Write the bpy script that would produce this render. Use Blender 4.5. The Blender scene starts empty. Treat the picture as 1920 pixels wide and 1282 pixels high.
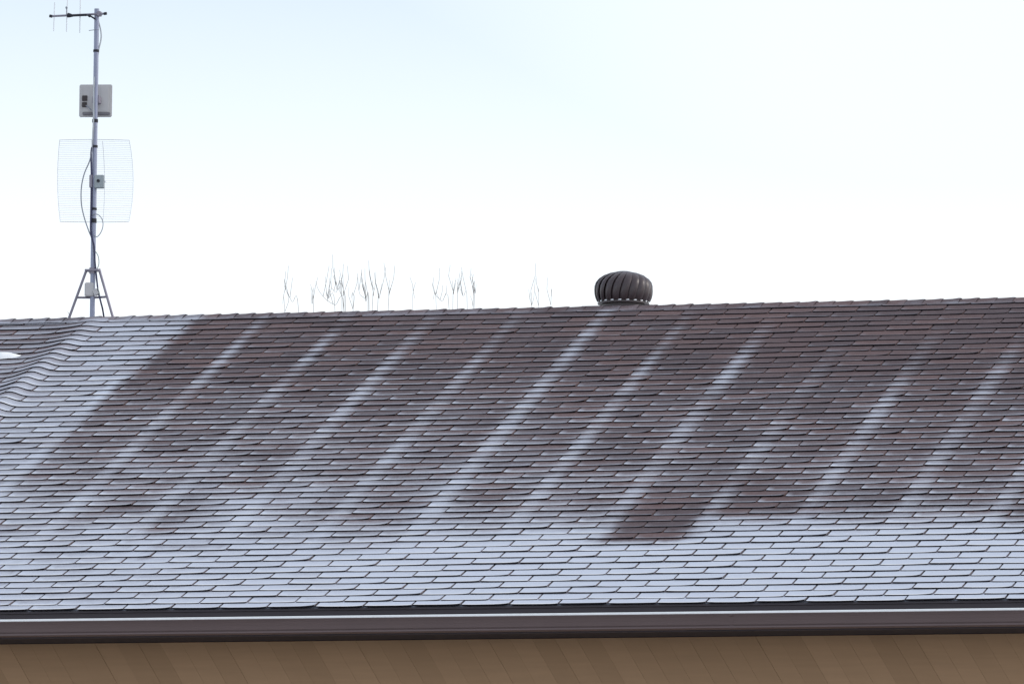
import bpy, bmesh, math, random
from mathutils import Vector, Matrix, noise
rnd = random.Random(7)
S = bpy.context.scene
COL = S.collection

# ------------------------------------------------------------------ camera
Z0 = 5.44                                   # height of the eave courses above the ground
W, H = 1920.0, 1282.0                       # size of the photograph
F, AZ, EL, RO = 15760.83, math.radians(14.73926), math.radians(6.21284), math.radians(-0.49205)
CAM = Vector((15.7716, -49.0305, -3.94236 + Z0))
LOOK = Vector((-math.sin(AZ)*math.cos(EL), math.cos(AZ)*math.cos(EL), math.sin(EL)))
RT = Vector((math.cos(AZ), math.sin(AZ), 0)); UP = RT.cross(LOOK)
cx = RT*math.cos(RO) - UP*math.sin(RO); cy = RT*math.sin(RO) + UP*math.cos(RO)
cd = bpy.data.cameras.new('camera'); cam = bpy.data.objects.new('camera', cd); COL.objects.link(cam)
cd.sensor_fit = 'HORIZONTAL'; cd.sensor_width = 36; cd.lens = F/W*36; cd.clip_start = 1; cd.clip_end = 3000
m = Matrix((cx, cy, -LOOK)).transposed().to_4x4(); m.translation = CAM
cam.matrix_world = m; S.camera = cam

# ------------------------------------------------------------------ sky and sun
CLOUD_W = 5.3
SUN_EL, SUN_AZ = math.radians(34), math.radians(75)      # azimuth from +Y towards +X
w = bpy.data.worlds.new('World'); S.world = w; w.use_nodes = True
nt = w.node_tree; N = nt.nodes; L = nt.links
bg = N['Background']
sky = N.new('ShaderNodeTexSky'); sky.sky_type = 'NISHITA'; sky.sun_disc = False
sky.sun_elevation = SUN_EL; sky.sun_rotation = SUN_AZ; sky.altitude = 200; sky.air_density = 1.0; sky.dust_density = 1.6; sky.ozone_density = 1.0
tc = N.new('ShaderNodeTexCoord'); nz = N.new('ShaderNodeTexNoise')
nz.inputs['Scale'].default_value = 5.0; nz.inputs['Detail'].default_value = 1
L.new(tc.outputs['Generated'], nz.inputs['Vector'])
nz.noise_dimensions = '4D'; nz.inputs['W'].default_value = CLOUD_W
mr = N.new('ShaderNodeMapRange'); mr.inputs[1].default_value = .36; mr.inputs[2].default_value = .60
mr.inputs[3].default_value = .32; mr.inputs[4].default_value = .62
L.new(nz.outputs['Fac'], mr.inputs[0])
mx = N.new('ShaderNodeMix'); mx.data_type = 'RGBA'; mx.inputs[7].default_value = (7.2, 7.4, 7.6, 1)      # sunlit haze
sz = N.new('ShaderNodeSeparateXYZ'); L.new(tc.outputs['Generated'], sz.inputs[0])
hz = N.new('ShaderNodeMapRange'); hz.inputs[1].default_value = .105; hz.inputs[2].default_value = .158      # haze thickens towards the horizon
hz.inputs[3].default_value = .85; hz.inputs[4].default_value = .30; L.new(sz.outputs[2], hz.inputs[0])
mxx = N.new('ShaderNodeMath'); mxx.operation = 'MAXIMUM'; L.new(mr.outputs[0], mxx.inputs[0]); L.new(hz.outputs[0], mxx.inputs[1])
L.new(mxx.outputs[0], mx.inputs[0]); L.new(sky.outputs[0], mx.inputs[6])
L.new(mx.outputs[2], bg.inputs['Color']); bg.inputs['Strength'].default_value = 0.10
sd = bpy.data.lights.new('sun', 'SUN'); sd.energy = 0.6; sd.angle = math.radians(20); sd.color = (1, .95, .88)
sun = bpy.data.objects.new('sun', sd); COL.objects.link(sun)
sv = Vector((math.sin(SUN_AZ)*math.cos(SUN_EL), math.cos(SUN_AZ)*math.cos(SUN_EL), math.sin(SUN_EL)))
sun.rotation_euler = sv.to_track_quat('Z', 'Y').to_euler()
S.view_settings.view_transform = 'Standard'; S.view_settings.look = 'None'
S.view_settings.exposure = 0.8; S.view_settings.gamma = 1.0
S.render.engine = 'CYCLES'

# ------------------------------------------------------------------ helpers
def at(px, py, Y):
    """point on the vertical plane y = Y seen at a pixel of the photograph"""
    u2 = px - W/2; v2 = H/2 - py
    d = LOOK + cx*(u2/F) + cy*(v2/F)
    return CAM + d*((Y - CAM.y)/d.y)
def pix(P):
    d = Vector(P) - CAM; z = d.dot(LOOK)
    return W/2 + F*d.dot(cx)/z, H/2 - F*d.dot(cy)/z
def link(name, me, parent=None, mats=()):
    o = bpy.data.objects.new(name, me); COL.objects.link(o)
    if me is not None:
        if not me.materials:
            for mm in mats: me.materials.append(mm)
    if parent: o.parent = parent
    return o
def from_bm(name, bm, mats, parent=None, smooth=False):
    bmesh.ops.recalc_face_normals(bm, faces=bm.faces)
    me = bpy.data.meshes.new(name); bm.to_mesh(me); bm.free()
    if smooth:
        for p in me.polygons: p.use_smooth = True
        try: me.set_sharp_from_angle(angle=math.radians(40))
        except Exception: pass
    return link(name, me, parent, mats if isinstance(mats, (list, tuple)) else [mats])
def empty(name, loc, label=None, cat=None, group=None):
    o = bpy.data.objects.new(name, None); COL.objects.link(o); o.location = loc; o.empty_display_size = .1
    if label: tag(o, label, cat, group)
    return o
def tag(o, label, cat, group=None):
    o['label'] = label; o['category'] = cat
    if group: o['group'] = group
    return o
def tube(bm, pts, rad, n=8):
    pts = [Vector(p) for p in pts]
    if not isinstance(rad, (list, tuple)): rad = [rad]*len(pts)
    rings = []; ref = None
    for i, p in enumerate(pts):
        t = (pts[min(i+1, len(pts)-1)] - pts[max(i-1, 0)]).normalized()
        if ref is None: ref = Vector((0, 0, 1)) if abs(t.z) < .9 else Vector((1, 0, 0))
        a = t.cross(ref).normalized(); b = t.cross(a); ref = b.cross(t) if False else ref
        if abs(t.dot(ref)) > .98: ref = Vector((1, 0, 0)) if abs(t.x) < .9 else Vector((0, 1, 0)); a = t.cross(ref).normalized(); b = t.cross(a)
        rings.append([bm.verts.new(p + (a*math.cos(2*math.pi*k/n) + b*math.sin(2*math.pi*k/n))*rad[i]) for k in range(n)])
    for i in range(len(rings)-1):
        for k in range(n): bm.faces.new((rings[i][k], rings[i][(k+1) % n], rings[i+1][(k+1) % n], rings[i+1][k]))
    bm.faces.new(rings[0]); bm.faces.new(rings[-1])
def box(bm, c, s, rot=None, bev=0):
    r = bmesh.ops.create_cube(bm, size=1)
    M = Matrix.Diagonal((*s, 1))
    for v in r['verts']: v.co = M @ v.co
    if bev:
        es = list({e for v in r['verts'] for e in v.link_edges})
        g = bmesh.ops.bevel(bm, geom=es, offset=bev, segments=2, affect='EDGES')
        vs = list({v for f in g['faces'] for v in f.verts} | {v for v in r['verts'] if v.is_valid})
    else: vs = r['verts']
    for v in vs:
        co = v.co.copy()
        if rot: co = rot @ co
        v.co = co + Vector(c)
def spline(pts, n=8):
    pts = [Vector(p) for p in pts]; out = []
    for i in range(len(pts)-1):
        p0 = pts[max(i-1, 0)]; p1 = pts[i]; p2 = pts[i+1]; p3 = pts[min(i+2, len(pts)-1)]
        for k in range(n):
            t = k/n
            out.append(.5*((2*p1) + (p2-p0)*t + (2*p0-5*p1+4*p2-p3)*t*t + (3*p1-p0-3*p2+p3)*t**3))
    out.append(pts[-1]); return out

def new_mat(name):
    mt = bpy.data.materials.new(name); mt.use_nodes = True
    n = mt.node_tree.nodes; b = n['Principled BSDF']; return mt, n, mt.node_tree.links, b
def mth(n, l, op, a, b=None, c=None, clamp=False):
    x = n.new('ShaderNodeMath'); x.operation = op; x.use_clamp = clamp
    for i, v in enumerate((a, b, c)):
        if v is None: continue
        if isinstance(v, (int, float)): x.inputs[i].default_value = v
        else: l.new(v, x.inputs[i])
    return x.outputs[0]
def mixc(n, l, f, a, b):
    x = n.new('ShaderNodeMix'); x.data_type = 'RGBA'
    if isinstance(f, (int, float)): x.inputs[0].default_value = f
    else: l.new(f, x.inputs[0])
    for i, v in ((6, a), (7, b)):
        if isinstance(v, tuple): x.inputs[i].default_value = (*v, 1)
        else: l.new(v, x.inputs[i])
    return x.outputs[2]
def noise_fac(n, l, scale, detail=3, obj=True, vec=None):
    x = n.new('ShaderNodeTexNoise'); x.inputs['Scale'].default_value = scale; x.inputs['Detail'].default_value = detail
    if vec is None:
        c = n.new('ShaderNodeNewGeometry'); vec = c.outputs['Position']
    l.new(vec, x.inputs['Vector']); return x.outputs['Fac']
def plain(name, col, rough=.6, metal=0, var=.15, scale=8, spec=.4):
    mt, n, l, b = new_mat(name)
    f = noise_fac(n, l, scale, 5)
    l.new(mixc(n, l, f, tuple(c*(1-var*1.6) for c in col), tuple(min(1, c*(1+var*1.6)) for c in col)), b.inputs['Base Color'])
    b.inputs['Roughness'].default_value = rough; b.inputs['Metallic'].default_value = metal
    b.inputs['Specular IOR Level'].default_value = spec
    return mt

FROST = (.56, .605, .70)
def shingle_material():
    mt, n, l, b = new_mat('asphalt_shingle_frosted')
    def attr(a):
        x = n.new('ShaderNodeAttribute'); x.attribute_name = a; return x
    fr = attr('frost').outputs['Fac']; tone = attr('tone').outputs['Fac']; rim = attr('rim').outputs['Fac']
    sep = n.new('ShaderNodeSeparateXYZ'); l.new(attr('tab').outputs['Vector'], sep.inputs[0])
    u, v = sep.outputs[0], sep.outputs[1]
    # brown granules: tabs differ in tone, a few are redder
    gr = noise_fac(n, l, 260, 2); pat = noise_fac(n, l, 14, 3)
    c = mixc(n, l, tone, (.090, .066, .072), (.135, .086, .085))
    dk = mth(n, l, 'MULTIPLY_ADD', gr, .7, .62); dk = mth(n, l, 'MULTIPLY', dk, mth(n, l, 'MULTIPLY_ADD', pat, .5, .76))
    mul = n.new('ShaderNodeVectorMath'); mul.operation = 'SCALE'; l.new(c, mul.inputs[0]); l.new(dk, mul.inputs['Scale'])
    # frost: thick low on each tab, thin towards the lap above it
    par = mth(n, l, 'MULTIPLY', fr, mth(n, l, 'SUBTRACT', 1.0, fr))              # 0 where bare or fully covered
    grad = mth(n, l, 'MULTIPLY', par, mth(n, l, 'MULTIPLY_ADD', v, -2.5, 1.05))
    nz1 = noise_fac(n, l, 22, 4); nz2 = noise_fac(n, l, 90, 3)
    nn = mth(n, l, 'ADD', mth(n, l, 'MULTIPLY_ADD', nz1, .5, -.25), mth(n, l, 'MULTIPLY_ADD', nz2, .55, -.275))
    nn = mth(n, l, 'ADD', nn, mth(n, l, 'MULTIPLY_ADD', gr, .5, -.25))
    nn = mth(n, l, 'MULTIPLY', nn, mth(n, l, 'MULTIPLY_ADD', par, 2.4, .12))
    f1 = mth(n, l, 'ADD', mth(n, l, 'ADD', fr, grad), nn)
    # rime and a painted edge highlight along the butt, most where the corner curls
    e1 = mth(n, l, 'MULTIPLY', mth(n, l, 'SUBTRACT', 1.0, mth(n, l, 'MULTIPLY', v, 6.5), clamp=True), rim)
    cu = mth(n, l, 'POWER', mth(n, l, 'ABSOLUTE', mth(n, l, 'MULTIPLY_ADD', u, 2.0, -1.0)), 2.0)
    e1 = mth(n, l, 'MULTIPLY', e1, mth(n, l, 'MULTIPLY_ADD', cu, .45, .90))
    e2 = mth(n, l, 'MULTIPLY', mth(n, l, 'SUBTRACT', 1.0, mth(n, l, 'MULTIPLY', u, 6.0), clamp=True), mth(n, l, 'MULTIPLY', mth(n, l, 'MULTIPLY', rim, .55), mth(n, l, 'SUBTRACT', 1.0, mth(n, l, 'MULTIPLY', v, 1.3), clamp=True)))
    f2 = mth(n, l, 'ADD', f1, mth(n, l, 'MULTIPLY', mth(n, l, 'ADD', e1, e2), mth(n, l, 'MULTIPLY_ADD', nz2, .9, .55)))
    lap = mth(n, l, 'MULTIPLY_ADD', mth(n, l, 'GREATER_THAN', v, 1.03), -.62, 1.0)      # little rime settles in the slots over the headlap
    f2 = mth(n, l, 'MULTIPLY', mth(n, l, 'MINIMUM', mth(n, l, 'MAXIMUM', f2, 0.0), .97), lap)
    fc = mixc(n, l, mth(n, l, 'MULTIPLY', mth(n, l, 'MULTIPLY', e1, fr), 1.7, clamp=True), FROST, (.92, .93, .95))  # bright halo on fully frosted butt edges, painted in as whiter frost
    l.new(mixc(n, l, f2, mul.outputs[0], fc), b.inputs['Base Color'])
    b.inputs['Roughness'].default_value = .85; b.inputs['Specular IOR Level'].default_value = .25
    bp = n.new('ShaderNodeBump'); bp.inputs['Strength'].default_value = .25; bp.inputs['Distance'].default_value = .003
    l.new(gr, bp.inputs['Height']); l.new(bp.outputs[0], b.inputs['Normal'])
    return mt
M_SH = shingle_material()
M_EDGE = plain('asphalt_cut_edge', (.022, .018, .022), .95, var=.2, scale=40, spec=.1)
M_DECK = plain('asphalt_underlay', (.20, .22, .26), .95, var=.2, scale=30, spec=.1)
M_GUT = plain('brown_painted_gutter', (.135, .096, .096), .45, var=.06, scale=3)
M_GLIP = plain('pale_gutter_lip', (.88, .89, .9), .8, var=.05, scale=25)  # near-white colour along the rolled lip
M_TRIM = plain('dark_brown_trim', (.06, .05, .06), .55, var=.08, scale=4)
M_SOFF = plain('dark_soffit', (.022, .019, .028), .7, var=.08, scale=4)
M_VENT = plain('brown_painted_vent', (.058, .041, .045), .36, var=.08, scale=20, spec=.5)
M_GALV = plain('galvanised_steel', (.30, .32, .42), .42, .55, var=.08, scale=12)
M_ALU = plain('aluminium', (.80, .81, .84), .4, .2, var=.06, scale=14)
M_LEG = plain('weathered_tripod_steel', (.30, .28, .33), .5, .4, var=.15, scale=14)
M_PANEL = plain('pale_grey_plastic', (.55, .54, .54), .5, var=.06, scale=9)
M_BLACK = plain('black_rubber', (.02, .02, .028), .6, var=.1, scale=20)
M_CABLE = plain('grey_cable', (.30, .32, .36), .5, var=.08, scale=20)
M_BLUE = plain('dark_blue_cable', (.035, .035, .09), .5, var=.08, scale=20)
M_SNOW = plain('snow', (.93, .94, .95), .7, var=.02, scale=30)
M_BARK = plain('grey_bark', (.20, .17, .16), .9, var=.2, scale=6, spec=.1)

# ------------------------------------------------------------------ ground
bm = bmesh.new()
g = [bm.verts.new((x, y, 0)) for x, y in ((-1500, -600), (1500, -600), (1500, 2000), (-1500, 2000))]
bm.faces.new(g)
mt, n, l, b = new_mat('frosted_lawn')
f = noise_fac(n, l, .6, 6); f2 = noise_fac(n, l, 30, 3)
c = mixc(n, l, f2, (.07, .075, .035), (.13, .115, .06))
rr = n.new('ShaderNodeMapRange'); rr.inputs[1].default_value = .4; rr.inputs[2].default_value = .62; l.new(f, rr.inputs[0])
l.new(mixc(n, l, rr.outputs[0], c, (.72, .74, .78)), b.inputs['Base Color']); b.inputs['Roughness'].default_value = .9
o = from_bm('ground', bm, mt); o['kind'] = 'structure'

# ------------------------------------------------------------------ the roof plane
PITCH = math.radians(21.493286)
TW, EX, TH = .3048, .127, .0065
CP, SP = math.cos(PITCH), math.sin(PITCH)
SR = 54.28*EX                                # slope distance from course 54's edge to the ridge
YR, ZR = SR*CP, SR*SP + Z0
T0, T1 = -15, 27                             # tab columns built
HX = -5.88                                   # the roof swells over a party wall here
def sst(a, b, x):
    t = max(0, min(1, (x-a)/(b-a))); return t*t*(3-2*t)
def swell(t, s):
    k = 54 - s/EX
    h = .010 + .026*sst(-1, 13, k)
    d = (t - HX)*TW
    wv = .018*math.sin(k*.9) if False else 0
    sg = .075 if d > 0 else .12
    return h*math.exp(-(d/sg)**2) - .008*sst(.05, -.35, d) + .0025*noise.noise(Vector((t*.35, k*.12, 3)))
def rp(t, s, nrm=0):
    nn = nrm + swell(t, s)
    return Vector((t*TW, s*CP - nn*SP, Z0 + s*SP + nn*CP))

# frost: stays over the cold rafters and on the cold eave, melts in the bays between
BAY = {-2: (40.5, 4.5), -1: (40.5, 4.5), 0: (42, 1.6), 1: (42.5, 4), 2: (42, 5), 3: (41.5, 5), 4: (41.2, 4),
       5: (44.9, .55), 6: (40.6, 1.0), 7: (41, 3.0), 8: (41.5, 3.0), 9: (42.4, 1.2), 10: (41, 3), 11: (43, 1), 12: (40, 3)}
AMP = {-2: .8, -1: .52, 0: .52, 1: .50, 2: .50, 3: .58, 4: .52, 5: .48, 6: .38, 7: .42, 8: .42, 9: .42}
TOPK = {-1: -3, 0: -2, 1: 0, 2: 0, 3: -4, 4: 1, 5: 4, 6: 9, 7: 6, 8: 8, 9: 8, 10: 9}
def frost(t, k):
    f = 0.0
    j0 = math.floor((t-.2)/2)
    nz = noise.noise(Vector((t*.9, k*.22, 1.7))); nz2 = noise.noise(Vector((t*.31, k*.07, 9.1)))
    for j in (j0, j0+1):
        d = t - (.2 + 2*j)
        sg = .145 + .09*sst(2, 28, k) + .03*math.sin(j*2.7)
        a = .88*AMP.get(j, .6)*sst(TOPK.get(j, 2)-3, TOPK.get(j, 2)+12, k)*(.85 + .75*noise.noise(Vector((j*7.3, k*.16, 5.5))) + .25*nz)
        a += .08*sst(26, 38, k)
        f = max(f, a*math.exp(-(d/sg)**2))
    # background rime in the bays, from nothing near the ridge to grey above the eave band
    right = sst(2, 11, t)
    bgd = (.03*(1-right)) + (.20 - .12*right)*sst(10, 28, k) + (.26 - .12*right)*sst(25, 38, k)
    if k > 30 and 10 < t < 14.4: bgd *= 1 - .9*sst(32, 38, k)
    bgd *= max(0, 1 + .7*nz + .5*nz2)
    f = 1 - (1-f)*(1-bgd)
    kb, so = BAY.get(j0, (40, 3)); 
    # blend neighbouring bays across the rafter
    x = (t-.2)/2 - j0
    lo = sst(kb-so, kb+so*.8, k + .7*nz)
    if x > .86:
        kb2, so2 = BAY.get(j0+1, (40, 3)); lo = lo + (sst(kb2-so2, kb2+so2*.8, k)-lo)*.5*sst(.86, 1, x)
    if x < .14:
        kb2, so2 = BAY.get(j0-1, (40, 3)); lo = lo + (sst(kb2-so2, kb2+so2*.8, k)-lo)*.5*sst(.14, 0, x)
    cover = .68 + .28*sst(-1, 9, t)*sst(38, 46, k)  # thinner frost on the left paints in the dimmer light there
    f = f + (cover*lo)*(1 - f) if f < cover else f
    # white triangle by the party wall
    wz = sst(-3.25, -3.75, t + .15*nz)
    f = max(f, wz*(.70 + .1*nz))
    if t < HX + .3:
        f *= 1 - sst(HX+.3, HX-.6, t)*(.55 - .30*sst(4, 16, k))
    return max(0, min(.97, f))
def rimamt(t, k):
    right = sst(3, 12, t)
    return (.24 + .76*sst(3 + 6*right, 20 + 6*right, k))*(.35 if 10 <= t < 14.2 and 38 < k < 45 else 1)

US_PART = [0, .2, .45, .68, .84, .94, 1]
US_FINE = [i/12 for i in range(13)]
VS = [0, .16, 1.0, 1.97]
def tab_geo(t0, k, fine, R):
    """one shingle tab: top surface, cut butt edge and two cut sides"""
    us = US_FINE if fine else US_PART
    gap = .0058/TW; jx = R.uniform(-.0008, .0008)/TW; js = R.uniform(-.0025, .0025)
    a, bnd = t0 + gap + jx, t0 + 1 - gap + jx
    s0 = (54-k)*EX + js
    if k == 55: s0 = -.10 + js
    cr = R.choice((.0006, .001, .0015, .002, .003, .004, .006))*R.uniform(.7, 1.2); cl = R.uniform(0, .0015)
    if R.random() < .07: cr *= 1.4
    if k < 14: cr *= .35 + .65*k/14
    th = TH*R.uniform(.85, 1.25); lift = R.uniform(0, .0015); tilt = R.uniform(-.0012, .0012); rnd_c = R.uniform(.002, .007)
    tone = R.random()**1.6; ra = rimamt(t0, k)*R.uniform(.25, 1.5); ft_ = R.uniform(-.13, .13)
    V, Fc, MI, fr, tn, tb, rm = [], [], [], [], [], [], []
    def put(u, v, under=False):
        t = a + (bnd-a)*u; s = min(s0 + v*EX, SR - .004)
        if v == 0:
            s += rnd_c*max(0, (u-.9)/.1)**2 + .0025*max(0, (.05-u)/.05)
        w = max(0, 1-v)**1.5
        n_ = th*(2-v) + (lift + tilt*(u-.5)*2)*w + cr*max(0, (u-.5)/.5)**2.8*w + cl*max(0, (.3-u)/.3)**2*w
        if under: n_ -= th*1.05
        k_ = 54 - s/EX
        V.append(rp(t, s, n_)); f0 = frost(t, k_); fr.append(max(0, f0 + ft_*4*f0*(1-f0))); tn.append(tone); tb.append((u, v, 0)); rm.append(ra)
        return len(V)-1
    G = [[put(u, v) for u in us] for v in VS]
    for i in range(len(VS)-1):
        for j in range(len(us)-1):
            Fc.append((G[i][j], G[i][j+1], G[i+1][j+1], G[i+1][j])); MI.append(0)
    A = [put(u, 0) for u in us]; B = [put(u, 0, True) for u in us]
    for j in range(len(us)-1): Fc.append((B[j], B[j+1], A[j+1], A[j])); MI.append(1)
    for u in (0, 1):
        q = [put(u, 0), put(u, 1.0), put(u, 1.0, True), put(u, 0, True)]
        Fc.append(tuple(q)); MI.append(0)
        for i_ in q: fr[i_] *= .12; rm[i_] = 0
    return V, Fc, MI, fr, tn, tb, rm
def tab_mesh(name, geos):
    V, Fc, MI, fr, tn, tb, rm = [], [], [], [], [], [], []
    for g in geos:
        o_ = len(V); V += g[0]; Fc += [tuple(i+o_ for i in f_) for f_ in g[1]]; MI += g[2]
        fr += g[3]; tn += g[4]; tb += g[5]; rm += g[6]
    me = bpy.data.meshes.new(name); me.from_pydata(V, [], Fc)
    me.materials.append(M_SH); me.materials.append(M_EDGE)
    me.polygons.foreach_set('material_index', MI)
    me.polygons.foreach_set('use_smooth', [mi == 0 for mi in MI])
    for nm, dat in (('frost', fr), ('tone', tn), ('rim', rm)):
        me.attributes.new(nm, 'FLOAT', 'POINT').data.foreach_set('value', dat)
    me.attributes.new('tab', 'FLOAT_VECTOR', 'POINT').data.foreach_set('vector', [c for p in tb for c in p])
    me.update(); return me

# ------------------------------------------------------------------ the building
XA, XB = T0*TW, T1*TW
YW = .40                                     # wall plane
building = empty('building', ((XA+XB)/2, YW, 0), 'long brown building with a frosted shingle roof and a brown gutter', 'building')
BI = Matrix.Translation(-Vector(building.location))
def bpart(o, parent=None):
    o.parent = parent or building
    if parent is None: o.matrix_parent_inverse = BI
    return o
# roof deck, both slopes
bm = bmesh.new()
cols = [T0 + (T1-T0)*i/160 for i in range(161)]; rows = [-.085, 1.0, 2.2, 3.4, 4.6, 5.6, 6.3, SR]
G = [[bm.verts.new(rp(t, s, -.004)) for t in cols] for s in rows]
for i in range(len(rows)-1):
    for j in range(160): bm.faces.new((G[i][j], G[i][j+1], G[i+1][j+1], G[i+1][j]))
bk = [bm.verts.new((t*TW, 2*YR + .09, Z0 - .035)) for t in cols]
for j in range(160): bm.faces.new((G[-1][j], G[-1][j+1], bk[j+1], bk[j]))
roof = bpart(from_bm('roof', bm, M_DECK))
roof['label'] = 'frost streaked brown shingle roof with a low swell over the party wall'
RI = None
vis = []; rest = []
for k in range(1, 56):
    for c_ in range(T0, T1):
        t0 = c_ + (0 if k % 2 == 0 else .5)
        if t0 + 1 > T1: continue
        P = rp(t0+.5, (54-k)*EX + .5*EX); x, y = pix(P)
        inside = -60 < x < W+60
        (vis if inside else rest).append((k, t0))
vis.sort(key=lambda q: (-q[0], q[1]))
for i, (k, t0) in enumerate(vis):
    R = random.Random(k*1000 + int(t0*2))
    if i < 296:
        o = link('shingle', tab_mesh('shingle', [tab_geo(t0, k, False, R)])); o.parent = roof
    else: rest.append((k, t0))
geos = [tab_geo(t0, k, True, random.Random(k*1000 + int(t0*2))) for k, t0 in rest]
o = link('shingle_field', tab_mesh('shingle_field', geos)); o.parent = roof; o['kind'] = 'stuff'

# ridge caps: bent shingles, each lapped over its neighbour on the right
CE = .1245
ncap = int((XB-XA)/CE)
for i in range(ncap):
    R = random.Random(i*31+5)
    x0 = XA + i*CE; x1 = x0 + CE*1.5; 
    wd = .142 + R.uniform(-.002, .002); up = .0065 + R.uniform(-.0015, .003); sk = R.uniform(-.004, .004)
    xs = [x0, x0+CE*.5, x0+CE*1.0, x0+CE*1.38, x1]; ns = [.001, .002, .004, up+.001, up]
    prof = [(-wd, 0), (-wd*.55, .0), (-.03, .001), (-.010, -.003), (.010, -.003), (.03, .001), (wd, 0)]
    V, Fc, MI, fr, tn, tb, rm = [], [], [], [], [], [], []
    tone = R.random()**1.3
    def putc(j, q, under=False):
        x = xs[j]; n_ = (ns[j] if q else .005) + .009 + (-.010 if under else 0); d, e_ = prof[q]
        x += sk*(q/3-1) if j == 4 else 0
        sl = -1 if d < 0 else 1
        s = SR - abs(d)
        dip = -.006*math.exp(-((x/TW-HX-.1)/.5)**2)*(1 if d < 0 else 0)
        nn = n_ + e_ + swell(x/TW, s)*.5 + dip
        V.append(Vector((x, YR + sl*((SR-s)*CP + nn*SP), Z0 + s*SP + nn*CP)))
        t = x/TW
        f = .20 + .22*noise.noise(Vector((x*5, q*.4, 4)))
        if t < -3.2: f += .22
        elif t > 4: f -= .12
        fr.append(max(0, min(.8, f))); tn.append(tone); tb.append(((j/4), .75 if q else .05, 0)); rm.append(.15)
        return len(V)-1
    nq = len(prof); G = [[putc(j, q) for q in range(nq)] for j in range(5)]
    for j in range(4):
        for q in range(nq-1): Fc.append((G[j][q], G[j+1][q], G[j+1][q+1], G[j][q+1])); MI.append(0)
    A = [putc(4, q) for q in range(nq)]; B = [putc(4, q, True) for q in range(nq)]
    for q in range(nq-1): Fc.append((A[q], B[q], B[q+1], A[q+1])); MI.append(1)
    A = [putc(j, 0) for j in range(5)]; B = [putc(j, 0, True) for j in range(5)]
    for j in range(4): Fc.append((A[j], B[j], B[j+1], A[j+1])); MI.append(1)
    o = link('ridge_cap', tab_mesh('ridge_cap', [(V, Fc, MI, fr, tn, tb, rm)])); o.parent = roof

# fascia, drip edge, soffit, gutter, extruded along the eave
def extrude(name, prof, mats, idx=None, xs=None, parent=None, smooth=False, closed=False):
    bm = bmesh.new(); xs = xs or [XA + .02, XB - .02]
    Rg = [[bm.verts.new((x, y, z + Z0)) for y, z in prof] for x in xs]
    npf = len(prof)
    for a in range(len(xs)-1):
        for i in range(npf if closed else npf-1):
            fc = bm.faces.new((Rg[a][i], Rg[a+1][i], Rg[a+1][(i+1) % npf], Rg[a][(i+1) % npf]))
            if idx: fc.material_index = idx[i]
    if closed: bm.faces.new(Rg[0]); bm.faces.new(Rg[-1])
    o = from_bm(name, bm, mats, smooth=smooth); return bpart(o, parent)
extrude('fascia', [(-.066, -.036), (-.066, -.198), (-.046, -.198), (-.046, -.036)], M_TRIM, closed=True)
extrude('drip_edge', [(-.080, -.034), (-.082, -.046), (-.0715, -.048), (-.0715, -.075), (-.068, -.075), (-.068, -.034)], M_TRIM, closed=True)
extrude('soffit', [(-.044, -.194), (YW+.0, -.194), (YW+.0, -.180), (-.044, -.180)], M_SOFF, closed=True)
LZ = -.0875; GB = -.190; GY = -.172
prof = [(GY+.013, LZ-.010), (GY+.010, LZ-.001), (GY+.002, LZ+.001), (GY-.002, LZ-.004), (GY-.003, LZ-.013), (GY+.001, LZ-.021), (GY+.016, LZ-.022), (GY+.0165, LZ-.029),
        (GY+.0075, LZ-.031), (GY+.0125, LZ-.038), (GY+.0175, LZ-.052), (GY+.0225, LZ-.074), (GY+.0235, LZ-.078), (GY+.038, LZ-.079), (GY+.038, LZ-.086), (GY+.0245, LZ-.087), (GY+.0235, LZ-.097), (GY+.033, GB), (-.068, GB), (-.068, LZ-.002),
        (-.0705, LZ-.002), (-.0705, GB+.003), (GY+.036, GB+.003), (GY+.026, LZ-.074), (GY+.004, LZ-.02)]
idx = [1, 1, 1, 1] + [0]*(len(prof)-4)
xsg = [XA + .02 + (XB-XA-.04)*i/120 for i in range(121)]
gut = extrude('gutter', prof, [M_GUT, M_GLIP], idx, xs=xsg, smooth=True, closed=True)
# lapped joint of the gutter
jx = at(1370, 1158, GY).x
bm = bmesh.new()
pr2 = [(GY-.0025, LZ-.014), (GY-.001, LZ-.025), (GY+.006, LZ-.030), (GY+.0115, LZ-.037), (GY+.0155, LZ-.053), (GY+.022, LZ-.075), (GY+.0265, LZ-.084), (GY+.0265, LZ-.099), (GY+.032, GB-.002)]
for a in range(len(pr2)-1):
    q = [bm.verts.new((x, pr2[i][0], pr2[i][1]+Z0)) for x, i in ((jx-.012, a), (jx+.012, a), (jx+.012, a+1), (jx-.012, a+1))]
    bm.faces.new(q)
o = from_bm('gutter_joint', bm, M_GUT); bpart(o, gut)

# walls: diagonal boards on the front
mt, n, l, b = new_mat('stained_cedar')
oi = n.new('ShaderNodeObjectInfo')
c = mixc(n, l, oi.outputs['Random'], (.39, .238, .132), (.47, .290, .166))
mp = n.new('ShaderNodeMapping'); mp.inputs['Rotation'].default_value = (0, math.radians(-59), 0); mp.inputs['Scale'].default_value = (2, 1, 30)
ge = n.new('ShaderNodeNewGeometry'); l.new(ge.outputs['Position'], mp.inputs[0])
gf = noise_fac(n, l, 1.5, 5, vec=mp.outputs[0])
l.new(mixc(n, l, mth(n, l, 'MULTIPLY', gf, .45), c, (.27, .165, .093)), b.inputs['Base Color']); b.inputs['Roughness'].default_value = .8
M_WOOD = mt
bm = bmesh.new(); box(bm, ((XA+XB)/2, YW+.12+.02, (Z0-.19)/2), (XB-XA-.1, .2, Z0-.19))
wall = bpart(from_bm('wall', bm, plain('dark_wall_backing', (.05, .035, .025), .9)))
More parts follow.
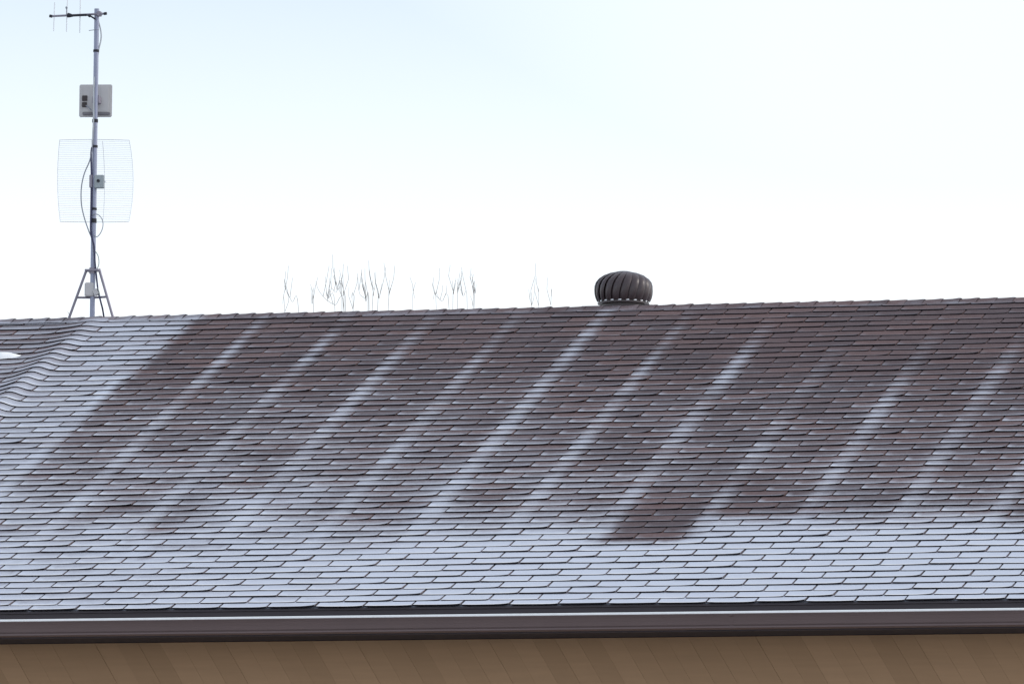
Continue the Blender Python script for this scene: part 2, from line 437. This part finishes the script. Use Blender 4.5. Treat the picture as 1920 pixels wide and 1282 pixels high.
for x in (XA+.15, XB-.15):
    bm = bmesh.new(); box(bm, (x, YR, (Z0-.2)/2), (.2, 2*YR-2*YW-.5, Z0-.2))
    bpart(from_bm('end_wall', bm, M_WOOD))
    bm = bmesh.new(); ring_ = [[bm.verts.new((x+dx, y, z)) for y, z in ((.0, Z0-.16), (2*YR, Z0-.16), (YR, ZR-.06))] for dx in (-.08, .08)]
    bm.faces.new(ring_[0]); bm.faces.new(ring_[1])
    for i in range(3): bm.faces.new((ring_[0][i], ring_[0][(i+1) % 3], ring_[1][(i+1) % 3], ring_[1][i]))
    bpart(from_bm('gable', bm, M_WOOD))
bm = bmesh.new(); box(bm, ((XA+XB)/2, 2*YR-YW, (Z0-.2)/2), (XB-XA-.1, .2, Z0-.2)); bpart(from_bm('back_wall', bm, M_WOOD))
sl = 1/math.tan(math.radians(59)); top = Z0 - .1965; pit = .1395; hh = top - .05
x = XA
def clip(poly, xc, keep_less):
    out = []
    for i in range(len(poly)):
        a, b_ = poly[i], poly[(i+1) % len(poly)]
        ia = (a[0] <= xc) == keep_less; ib = (b_[0] <= xc) == keep_less
        if ia: out.append(a)
        if ia != ib:
            t = (xc-a[0])/(b_[0]-a[0]); out.append((xc, a[1]+(b_[1]-a[1])*t))
    return out
x = XA - hh*sl; i = 0
while x < XB:
    R = random.Random(i); i += 1
    gp = .0004
    poly = [(x+gp, top), (x+pit-gp, top), (x+pit-gp+hh*sl, .05), (x+gp+hh*sl, .05)]
    poly = clip(poly, XA+.06, False) if any(p[0] < XA+.06 for p in poly) else poly
    if len(poly) >= 3: poly = clip(poly, XB-.06, True) if any(p[0] > XB-.06 for p in poly) else poly
    if len(poly) >= 3:
        bm = bmesh.new(); yf = YW + R.uniform(-.0015, .0015)
        # chamfered front
        cx_ = sum(p[0] for p in poly)/len(poly)
        fr_ = [bm.verts.new((p[0], yf+.0012, p[1])) for p in poly]; bk_ = [bm.verts.new((p[0], YW+.018, p[1])) for p in poly]
        fc = bm.faces.new(fr_)
        for q in range(len(poly)): bm.faces.new((fr_[q], fr_[(q+1) % len(poly)], bk_[(q+1) % len(poly)], bk_[q]))
        r_ = bmesh.ops.inset_region(bm, faces=[fc], thickness=.003, depth=0)
        for v in fc.verts: v.co.y = yf
        o = from_bm('plank', bm, M_WOOD); o.parent = wall
    x += pit

# ------------------------------------------------------------------ turbine vent behind the ridge
YV = YR + .26
pc = at(1169, 572, YV); sc = (at(1224, 540, YV).x - at(1113, 540, YV).x)*math.cos(AZ)/2   # ball radius
vz = pc.z
vent = empty('turbine_vent', (pc.x, YV, vz), 'round brown metal turbine vent with curved vanes behind the ridge', 'roof vent')
def vpart(o): o.parent = vent; return o
RB = sc
BH = (at(1169, 509, YV).z - at(1169, 567, YV).z)
bm = bmesh.new(); bx = bmesh.ops.create_cone(bm, cap_ends=False, segments=40, radius1=RB*.72, radius2=RB*.72, depth=.30)
bmesh.ops.translate(bm, verts=bm.verts, vec=(0, 0, -.135)); vpart(from_bm('throat', bm, M_VENT, smooth=True))
bm = bmesh.new()
box(bm, (0, .05, -.115), (.50, .50, .004), Matrix.Rotation(-PITCH, 3, 'X')); vpart(from_bm('flashing', bm, M_VENT))
def ring(name, prof, mat, seg=48):
    bm = bmesh.new(); Rr = [[bm.verts.new((r*math.cos(2*math.pi*i/seg), r*math.sin(2*math.pi*i/seg), z)) for r, z in prof] for i in range(seg)]
    for i in range(seg):
        for j in range(len(prof)): bm.faces.new((Rr[i][j], Rr[(i+1) % seg][j], Rr[(i+1) % seg][(j+1) % len(prof)], Rr[i][(j+1) % len(prof)]))
    return vpart(from_bm(name, bm, mat, smooth=True))
ring('collar', [(RB*.74, .002), (RB*.88, .004), (RB*.88, .012), (RB*.74, .010)], M_VENT)
NB = 20
z1 = .022; z2 = .018 + BH
def bl(a0, q):                                # a point of a vane's profile: q 0 bottom .. 1 top
    ph = q*1.0
    zz = z1 + (z2-z1)*(1 - math.cos(math.pi*min(1, q)))/2*1.0
    c_ = (zz - (z1 + (z2-z1)*.42))/((z2-z1)*.58 if zz > z1 + (z2-z1)*.42 else (z2-z1)*.84)
    r = RB*math.sqrt(max(0.0, 1 - abs(c_)**2.35))
    return max(r, RB*.20), zz
def blade_mesh():
    bm = bmesh.new(); nq = 12; na = 5; G = []
    for i in range(nq+1):
        q = i/nq; r, z = bl(0, q)
        row = []
        for j in range(na+1):
            u = j/na
            ang = (u*1.22)*2*math.pi/NB + .66*(q**2.8)
            rr = r*(1 - .12*(1-u)**1.2 + .035*math.sin(math.pi*u)) - (.004 if u == 1 else 0)
            row.append(bm.verts.new((rr*math.cos(ang), rr*math.sin(ang), z)))
        G.append(row)
    for i in range(nq):
        for j in range(na): bm.faces.new((G[i][j], G[i][j+1], G[i+1][j+1], G[i+1][j]))
    me = bpy.data.meshes.new('vane'); bmesh.ops.recalc_face_normals(bm, faces=bm.faces); bm.to_mesh(me); bm.free()
    for p in me.polygons: p.use_smooth = True
    me.materials.append(M_VENT); return me
bme = blade_mesh()
for i in range(NB):
    o = link('vane', bme, vent); o.rotation_euler = (0, 0, 2*math.pi*i/NB)
ring('top_cap', [(.001, z2+.002), (RB*.24, z2-.002), (RB*.24, z2-.008), (.001, z2-.006)], M_VENT, 32)
bm = bmesh.new(); box(bm, (RB*.86, 0, .0205), (.003, .022, .008)); tme = bpy.data.meshes.new('bright_tab'); bm.to_mesh(tme); bm.free(); tme.materials.append(M_ALU)
for i in range(NB):
    o = link('tab', tme, vent); o.rotation_euler = (0, 0, 2*math.pi*(i+.3)/NB)
ring('inner_drum', [(RB*.80, .010), (RB*.835, .012), (RB*.835, .034), (RB*.80, .036)], M_VENT)

# ------------------------------------------------------------------ mast and antennas
YM = YR + .10
def A(px, py, dy=0.0): return at(px, py, YM + dy)
def backz(y): return ZR - (y - YR)*math.tan(PITCH)
base = A(173, 592); tip = A(181.5, 17)
base = Vector((base.x, YM, backz(YM)))
mast = empty('antenna_mast', base, 'tall thin steel mast on a tripod standing on the ridge', 'antenna mast')
def mpart(name, bm, mat, par=None, smooth=True):
    bmesh.ops.translate(bm, verts=bm.verts, vec=-base)
    o = from_bm(name, bm, mat, smooth=smooth); o.parent = par or mast; return o
MR = .0175
def along(py):                                 # axis of the mast at a pixel row
    return base.lerp(tip, (A(177, py).z - base.z)/(tip.z - base.z))
bm = bmesh.new(); tube(bm, [base + Vector((0, 0, .01)), along(330)], MR*1.02, 14); mpart('lower_pole', bm, M_GALV)
bm = bmesh.new(); tube(bm, [along(332), tip], MR*.98, 14); mpart('upper_pole', bm, M_GALV)
apex = along(507)
for k_, (fx, fy, fdy) in enumerate(((125, 590, .0), (215.5, 588, .0), (176, 575, .42))):
    ft = A(fx, fy, fdy); ft.z = backz(ft.y) + .006
    d = (ft - apex); d.z = 0; d.normalize()
    st = apex + d*.045 + Vector((0, 0, .01))
    bm = bmesh.new(); tube(bm, [st, ft], .0098, 8); leg = mpart('tripod_leg', bm, M_LEG)
    bm = bmesh.new(); box(bm, ft + Vector((0, .0, .0)), (.075, .06, .005), Matrix.Rotation(-PITCH, 3, 'X'), .001)
    mpart('foot', bm, M_LEG, leg, False)
    ax = along(558); mid = st.lerp(ft, (st.z - ax.z - .004)/(st.z - ft.z))
    bm = bmesh.new(); tube(bm, [mid, ax], .0085, 6); mpart('brace', bm, M_LEG)
bm = bmesh.new(); box(bm, apex, (.10, .075, .014), None, .003); mpart('tripod_head', bm, M_LEG)
bm = bmesh.new(); tube(bm, [along(513), along(502)], MR*1.5, 12); mpart('collar', bm, M_LEG)
for py, hgt in ((96, 2.2), (227, 3), (275, 2.2), (392, 2.2), (414, 4)):
    bm = bmesh.new(); tube(bm, [along(py-hgt), along(py+hgt)], MR*1.22, 12); mpart('tape_band', bm, M_BLACK)
for py, x0_, x1_, y0_ in ((57, 168, 183, 58.5), (239, 176, 188, 240)):
    bm = bmesh.new(); tube(bm, [Vector((A(x0_, y0_).x, YM-MR, A(x0_, y0_).z)), along(py)+Vector((0, -MR, 0)), along(py)+Vector((MR, -MR*.4, 0))], .0025, 5); mpart('cable_tie', bm, M_CABLE)

# yagi antenna
ya = along(27)
yagi = empty('yagi_antenna', ya, 'small yagi antenna with upright rods clamped at the mast top', 'antenna')
def sub(root):
    def f(name, bm, mat, par=None, smooth=True):
        bmesh.ops.translate(bm, verts=bm.verts, vec=-Vector(root.location))
        o = from_bm(name, bm, mat, smooth=smooth); o.parent = par or root; return o
    return f
yp = sub(yagi); DY = -MR - .011
b0, b1 = A(94, 31, DY), A(199.5, 26, DY)
bm = bmesh.new(); tube(bm, [b0, b1], .0075, 8); boom = yp('boom', bm, M_LEG)
bm = bmesh.new(); tube(bm, [A(93, 30.4, DY), A(98, 31.2, DY)], .0105, 8); yp('boom_cap', bm, M_BLACK, boom)
bm = bmesh.new(); tube(bm, [A(195, 26.4, DY), A(200, 25.6, DY)], .0105, 8); yp('boom_cap', bm, M_BLACK, boom)
for xa, ya0, xb, yb0 in ((102.5, 5, 100.5, 59), (126.5, 1, 124.5, 60), (151, -16, 149.5, 62)):
    bm = bmesh.new(); tube(bm, [A(xa, ya0, DY), A(xb, yb0, DY)], .0034, 6); yp('element', bm, M_ALU)
bm = bmesh.new(); tube(bm, [A(124.7, 17, DY-.008), A(124.7, 30, DY-.008)], .003, 6); box(bm, A(124.7, 15, DY-.005), (.014, .014, .016), None, .003); yp('gamma_match', bm, M_CABLE)
bm = bmesh.new(); box(bm, A(186.5, 26.5, DY+.012), (.026, .05, .034), None, .004); yp('mast_clamp', bm, M_LEG)
bm = bmesh.new(); tube(bm, [A(127, 29, DY-.012), A(131, 29.5, DY-.012), A(137, 30, DY-.012)], [.017, .015, .008], 8); yp('connector', bm, M_BLACK)
feed = empty('feed_cable', A(150, 29, DY-.012), 'short black cable taped along the yagi boom to the mast', 'cable')
fp = sub(feed)
bm = bmesh.new(); tube(bm, spline([A(134, 29.7, DY-.014), A(150, 29.0, DY-.016), A(162, 28.8, DY-.016), A(168, 30.2, DY-.014), A(175, 34, DY-.006), A(179, 37, DY+.0)]), [.0085]*17+[.006]*24, 8)
fp('sheath', bm, M_BLACK)
bm = bmesh.new(); tube(bm, [A(166.5, 29.2, DY-.015), A(169.5, 30.6, DY-.014)], .0115, 8); fp('tape_wrap', bm, M_BLACK)

# flat panel antenna, seen from behind
pm = along(190); PD = MR + .055
panel = empty('panel_antenna', pm + Vector((0, PD, 0)), 'square pale grey panel antenna fixed behind the mast', 'antenna')
pp = sub(panel)
pw = (A(209, 190, PD).x - A(150, 190, PD).x); ph = A(180, 159, PD).z - A(180, 220, PD).z
pcn = (A(179.5, 189.5, PD))
rot = Matrix.Rotation(math.radians(10), 3, 'Z')
def on(px, py, dy): 
    q = A(px, py, PD); v = q - pcn; v.y = 0
    return pcn + rot @ (v/math.cos(math.radians(5)) + Vector((0, dy, 0)))
bm = bmesh.new(); box(bm, pcn, (pw*1.0, .018, ph), rot, .006); pp('radome', bm, M_PANEL)
bm = bmesh.new(); box(bm, pcn + rot @ Vector((.004, -.012, .006)), (pw*.82, .016, ph*.80), rot, .006); pp('back_shell', bm, M_PANEL)
bm = bmesh.new(); box(bm, on(160.5, 186, -.024), (.036, .012, .038), rot, .002); box(bm, on(160, 198, -.024), (.034, .012, .034), rot, .002); pp('connector_block', bm, plain('dark_brown_plastic', (.06, .05, .05), .6))
bm = bmesh.new(); box(bm, on(181, 214, -.020), (pw*.84, .018, .016), rot, .003); pp('lower_rail', bm, plain('grey_bracket', (.20, .19, .21), .6))
bm = bmesh.new(); box(bm, on(183.5, 188.5, -.024), (.012, .014, .066), rot, .002); pp('bracket_bolt', bm, M_BLACK)
bm = bmesh.new(); box(bm, along(187) + Vector((0, MR+.012, 0)), (.05, .06, .05), None, .003); pp('mast_bracket', bm, M_LEG)
bm = bmesh.new(); tube(bm, spline([on(163, 200, -.032), on(168, 203, -.04), on(173, 209, -.055)]), .0045, 6); pp('pigtail', bm, M_CABLE)

# grid parabolic antenna
GD = MR + .10
gc = along(341) + Vector((0, GD, 0))
grid = empty('grid_antenna', gc, 'curved wire grid reflector antenna behind the mast', 'antenna')
gp_ = sub(grid)
def edge(px_, py_):
    q = A(px_, py_, GD); r2 = ((q - gc).x**2 + (q - gc).z**2); return q + Vector((0, .05 - r2*.55, 0)) - Vector((0, .05, 0))
def lx(py): return 111.5 + 7.5*((py-342)/76)**2
def rx(py): return 252.5 - 4.5*((py-338)/76)**2
nrod = 46
for i in range(nrod):
    py = 266 + (418-266)*i/(nrod-1)
    x0_, x1_ = lx(py), rx(py)
    bm = bmesh.new(); tube(bm, [edge(x0_ + (x1_-x0_)*t, py - 2.4*math.sin(math.pi*t)*(1 - i/nrod)) for t in (0, .2, .4, .6, .8, 1)], .0010 if 0 < i < nrod-1 else .0022, 4)
    gp_('rod', bm, M_ALU)
for fx in (lx, rx, lambda y: 196):
    bm = bmesh.new(); tube(bm, [edge(fx(266 + 152*t/8), 266 + 152*t/8) + Vector((0, .003, 0)) for t in range(9)], .0020, 5); gp_('frame_bar', bm, M_ALU)
bm = bmesh.new(); box(bm, A(186.5, 341, -.01), (.066, .05, .092), Matrix.Rotation(math.radians(8), 3, 'Z'), .004); cl_ = gp_('mast_clamp', bm, plain('zinc_clamp', (.34, .38, .40), .5, .4))
bm = bmesh.new(); box(bm, A(172, 340.5, -.004), (.022, .05, .090), None, .003); gp_('clamp_plate', bm, M_LEG)
bm = bmesh.new(); tube(bm, [A(184, 339, -.045), A(184, 339, -.03)], .011, 8); gp_('bolt', bm, M_BLACK)
bm = bmesh.new(); tube(bm, [A(186, 341, .0), edge(196, 341)], .008, 6); gp_('support_arm', bm, M_GALV)

# small box at the tripod
jb = A(167.5, 543, -.01)
jbox = empty('junction_box', jb, 'small pale grey box strapped to the mast inside the tripod', 'box')
jp = sub(jbox)
rj = Matrix.Rotation(math.radians(18), 3, 'Z')
bm = bmesh.new(); box(bm, jb, (.066, .05, .096), rj, .006); jp('housing', bm, M_PANEL)
bm = bmesh.new(); box(bm, A(180, 548, -.02), (.034, .03, .045), Matrix.Rotation(math.radians(-25), 3, 'Y'), .004); jp('cover', bm, M_PANEL)

# cables
def cable(name, pts, r, mat, label):
    P = spline([A(*p) if len(p) == 3 else A(*p, -.02) for p in pts], 8)
    c = P[len(P)//2]; e = empty(name, c, label, 'cable'); q = sub(e)
    bm = bmesh.new(); tube(bm, P, r, 6); q('sheath', bm, mat); return e
cable('coaxial_cable', [(184.5, 40, .018), (189, 58, .02), (189.5, 74, .02), (185, 95, .015), (180.5, 130, .0), (176, 160, -.02), (175.5, 222, -.022), (174.2, 250, -.02), (173.3, 275, -.018)], .0052, plain('pale_cable', (.5, .53, .55), .5), 'pale cable curving down the mast from the yagi past the panel')
cable('coaxial_cable', [(173, 262, -.02), (172.5, 280, -.022), (168, 302, -.024), (158, 326, -.026), (152.6, 352, -.026), (152.6, 382, -.026), (158, 408, -.026), (166, 432, -.024), (172, 448, -.02), (175, 470, -.02), (177.5, 500, -.02)], .0042, M_CABLE, 'grey cable bowing out left of the mast beside the wire grid')
cable('coaxial_cable', [(172.5, 276, -.02), (170.8, 290, -.022), (171.5, 330, -.022), (171, 372, -.022), (170.5, 400, -.022), (170, 432, -.022), (173, 448, -.022), (176.5, 462, -.022), (178, 490, -.022), (181, 520, -.022), (184, 545, -.022), (189, 566, -.02), (192.5, 580, .01), (195, 596, .05)], .0062, M_BLUE, 'dark cable taped down the mast and dropping through the tripod to the ridge')
cable('coaxial_cable', [(174, 404, -.02), (178.5, 401.5, -.026), (186, 404, -.03), (192, 413, -.03), (193, 424, -.03), (189, 436, -.028), (182, 444, -.024), (176, 441, -.02)], .0032, M_CABLE, 'thin loop of cable hanging right of the mast below the grid')
cable('coaxial_cable', [(178, 470, -.02), (184, 480, -.022), (185.5, 494, -.022), (182, 506, -.022), (180, 520, -.022), (182.5, 536, -.024), (187, 552, -.024), (186, 558, -.02)], .0036, plain('pale_green_cable', (.42, .46, .42), .5), 'thin pale cable winding down beside the tripod head to the box')

# ------------------------------------------------------------------ patch of snow on the shingles
def on_roof(px, py):
    d = at(px, py, 0) - CAM; n_ = Vector((0, -SP, CP)); t = -((CAM - Vector((0, 0, Z0))).dot(n_))/d.dot(n_)
    P = CAM + d*t; return P.x/TW, P.y/CP
t_, s_ = on_roof(4, 670)
bm = bmesh.new(); G = []
c0 = rp(t_, s_, .012)
for i in range(15):
    row = []
    for j in range(7):
        u = i/14*2-1; v = j/6*2-1
        wv = (1-abs(u)**1.8)
        hgt = .034*max(0, 1-abs(u)**1.7)*max(0, 1-v*v) - .004
        row.append(bm.verts.new(rp(t_ + u*.42, s_ + v*.055*(.35+.65*wv) + .012*u, .017 + hgt + .003*noise.noise(Vector((i*.6, j*.7, 2)))) - c0))
    G.append(row)
for i in range(14):
    for j in range(6): bm.faces.new((G[i][j], G[i+1][j], G[i+1][j+1], G[i][j+1]))
o = from_bm('snow_patch', bm, M_SNOW, smooth=True); o.location = c0
tag(o, 'small white lens of snow lying on the shingles beside the roof swell', 'snow')

# ------------------------------------------------------------------ bare trees behind the building
def bare_tree(px0, Y, spread, top_py, seed, tips, label):
    R = random.Random(seed)
    g0 = at(px0, 640, Y); g0 = Vector((g0.x, Y, 0)); htop = at(px0, top_py, Y).z
    root = empty('bare_tree', g0, label, 'tree', 'bare trees behind the building')
    tr = bmesh.new(); cr = bmesh.new()
    fork = htop*.38; hcap = at(px0, 614, Y).z - .1
    tube(tr, [Vector((0, 0, -.05)), Vector((.02, .01, fork*.5)), Vector((0, .03, fork)), Vector((.04, .0, htop*.6))], [.15, .125, .10, .05], 10)
    def limb(p, d, ln, r, lev):
        pts = [p]; dd = d.copy(); n_ = 5
        for i in range(n_):
            dd = (dd + Vector((R.uniform(-.16, .16), R.uniform(-.16, .16), R.uniform(-.02, .12)))).normalized(); pts.append(pts[-1] + dd*ln/n_)
        pts = [q for q in pts if q.z < hcap] 
        if len(pts) < 3: return
        n_ = len(pts)-1
        tube(cr, pts, [r*(1-.75*i/n_) for i in range(n_+1)], 5 if lev < 2 else 3)
        if lev < 3:
            for i in range(R.randint(3, 5)):
                a = R.uniform(.25, .95)*n_; k = int(a); q = pts[k].lerp(pts[min(k+1, n_)], a-k)
                az = R.uniform(0, 2*math.pi); nd = (dd*1.1 + Vector((math.cos(az), math.sin(az), R.uniform(-.1, .5)))*.75).normalized()
                limb(q, nd, ln*R.uniform(.38, .62), max(r*.5, .0028), lev+1)
    for i in range(9):
        az = 2*math.pi*i/9 + R.uniform(-.3, .3); h_ = R.uniform(.75, 1.45)*fork
        limb(Vector((0, 0, h_)), Vector((math.cos(az)*.55, math.sin(az)*.55, .9)).normalized(), (htop-h_)*R.uniform(.55, .8)*.95, .042, 0)
    # the uppermost shoots that clear the ridge
    for pts in tips:
        P = []
        dy = R.uniform(-.5, .5)
        for (x, y) in pts:
            q = at(x, y, Y + dy); P.append(q - g0)
        lowr = P[0]; foot_ = Vector((lowr.x*.35, dy*.4, htop*.62))
        Q = spline([foot_, foot_.lerp(lowr, .55) + Vector((lowr.x*.12, 0, 0)), *P], 5)
        n_ = len(Q); tube(cr, Q, [.014*max(0, 1-i/(n_*.36))**1.2 + 0.0030*(1-.55*i/n_) for i in range(n_)], 4)
        for i in range(3):
            q = Q[int(n_*R.uniform(.5, .85))]; sx = R.choice((-1, 1))*.5
            ln = R.uniform(.08, .26)
            tube(cr, [q, q + Vector((sx*ln*.35, R.uniform(-.05, .05), ln*.7)), q + Vector((sx*ln*.42, R.uniform(-.05, .05), ln*1.25))], [.0026, .0022, .0016], 3)
    for nm, b_ in (('trunk', tr), ('crown', cr)):
        o = from_bm(nm, b_, M_BARK); o.parent = root
    return root
bare_tree(640, YR+24, 100, 545, 3,
          [[(560, 584), (548, 566), (538, 548), (533, 536)], [(534, 585), (530, 570)], [(588, 584), (585, 570), (583, 540)], [(645, 582), (628, 572), (612, 562), (598, 545), (592, 528)],
           [(628, 580), (615, 560), (611, 547)], [(648, 582), (641, 556), (634, 540), (624, 516)], [(641, 551), (630, 549), (622, 540)], [(645, 580), (644, 550), (643, 514)], [(662, 580), (658, 560)],
           [(692, 579), (684, 560), (674, 550), (671, 520)], [(690, 578), (686, 565), (685, 528)], [(698, 578), (700, 555), (704, 530)], [(708, 578), (711, 560), (716, 532)], [(728, 577), (729, 555), (730, 524)]],
          'widest spray of bare twigs showing above the ridge nearest the mast')
bare_tree(855, YR+30, 60, 552, 11,
          [[(842, 578), (828, 565), (815, 550), (810, 530)], [(849, 576), (850, 552), (848, 526)], [(858, 576), (858, 550), (857, 522)], [(876, 575), (868, 555), (858, 530)], [(887, 575), (888, 553), (890, 526)], [(889, 575), (891, 550), (893, 532)], [(774, 578), (778, 560)], [(818, 577), (812, 562)]],
          'middle bare tree with a tight upright bunch of twigs above the ridge')
bare_tree(1025, YR+36, 30, 565, 23,
          [[(1010, 573), (1010, 550)], [(1033, 572), (1035, 556)], [(997, 573), (993, 562)]],
          'few faint bare twig tips above the ridge nearest the turbine vent')
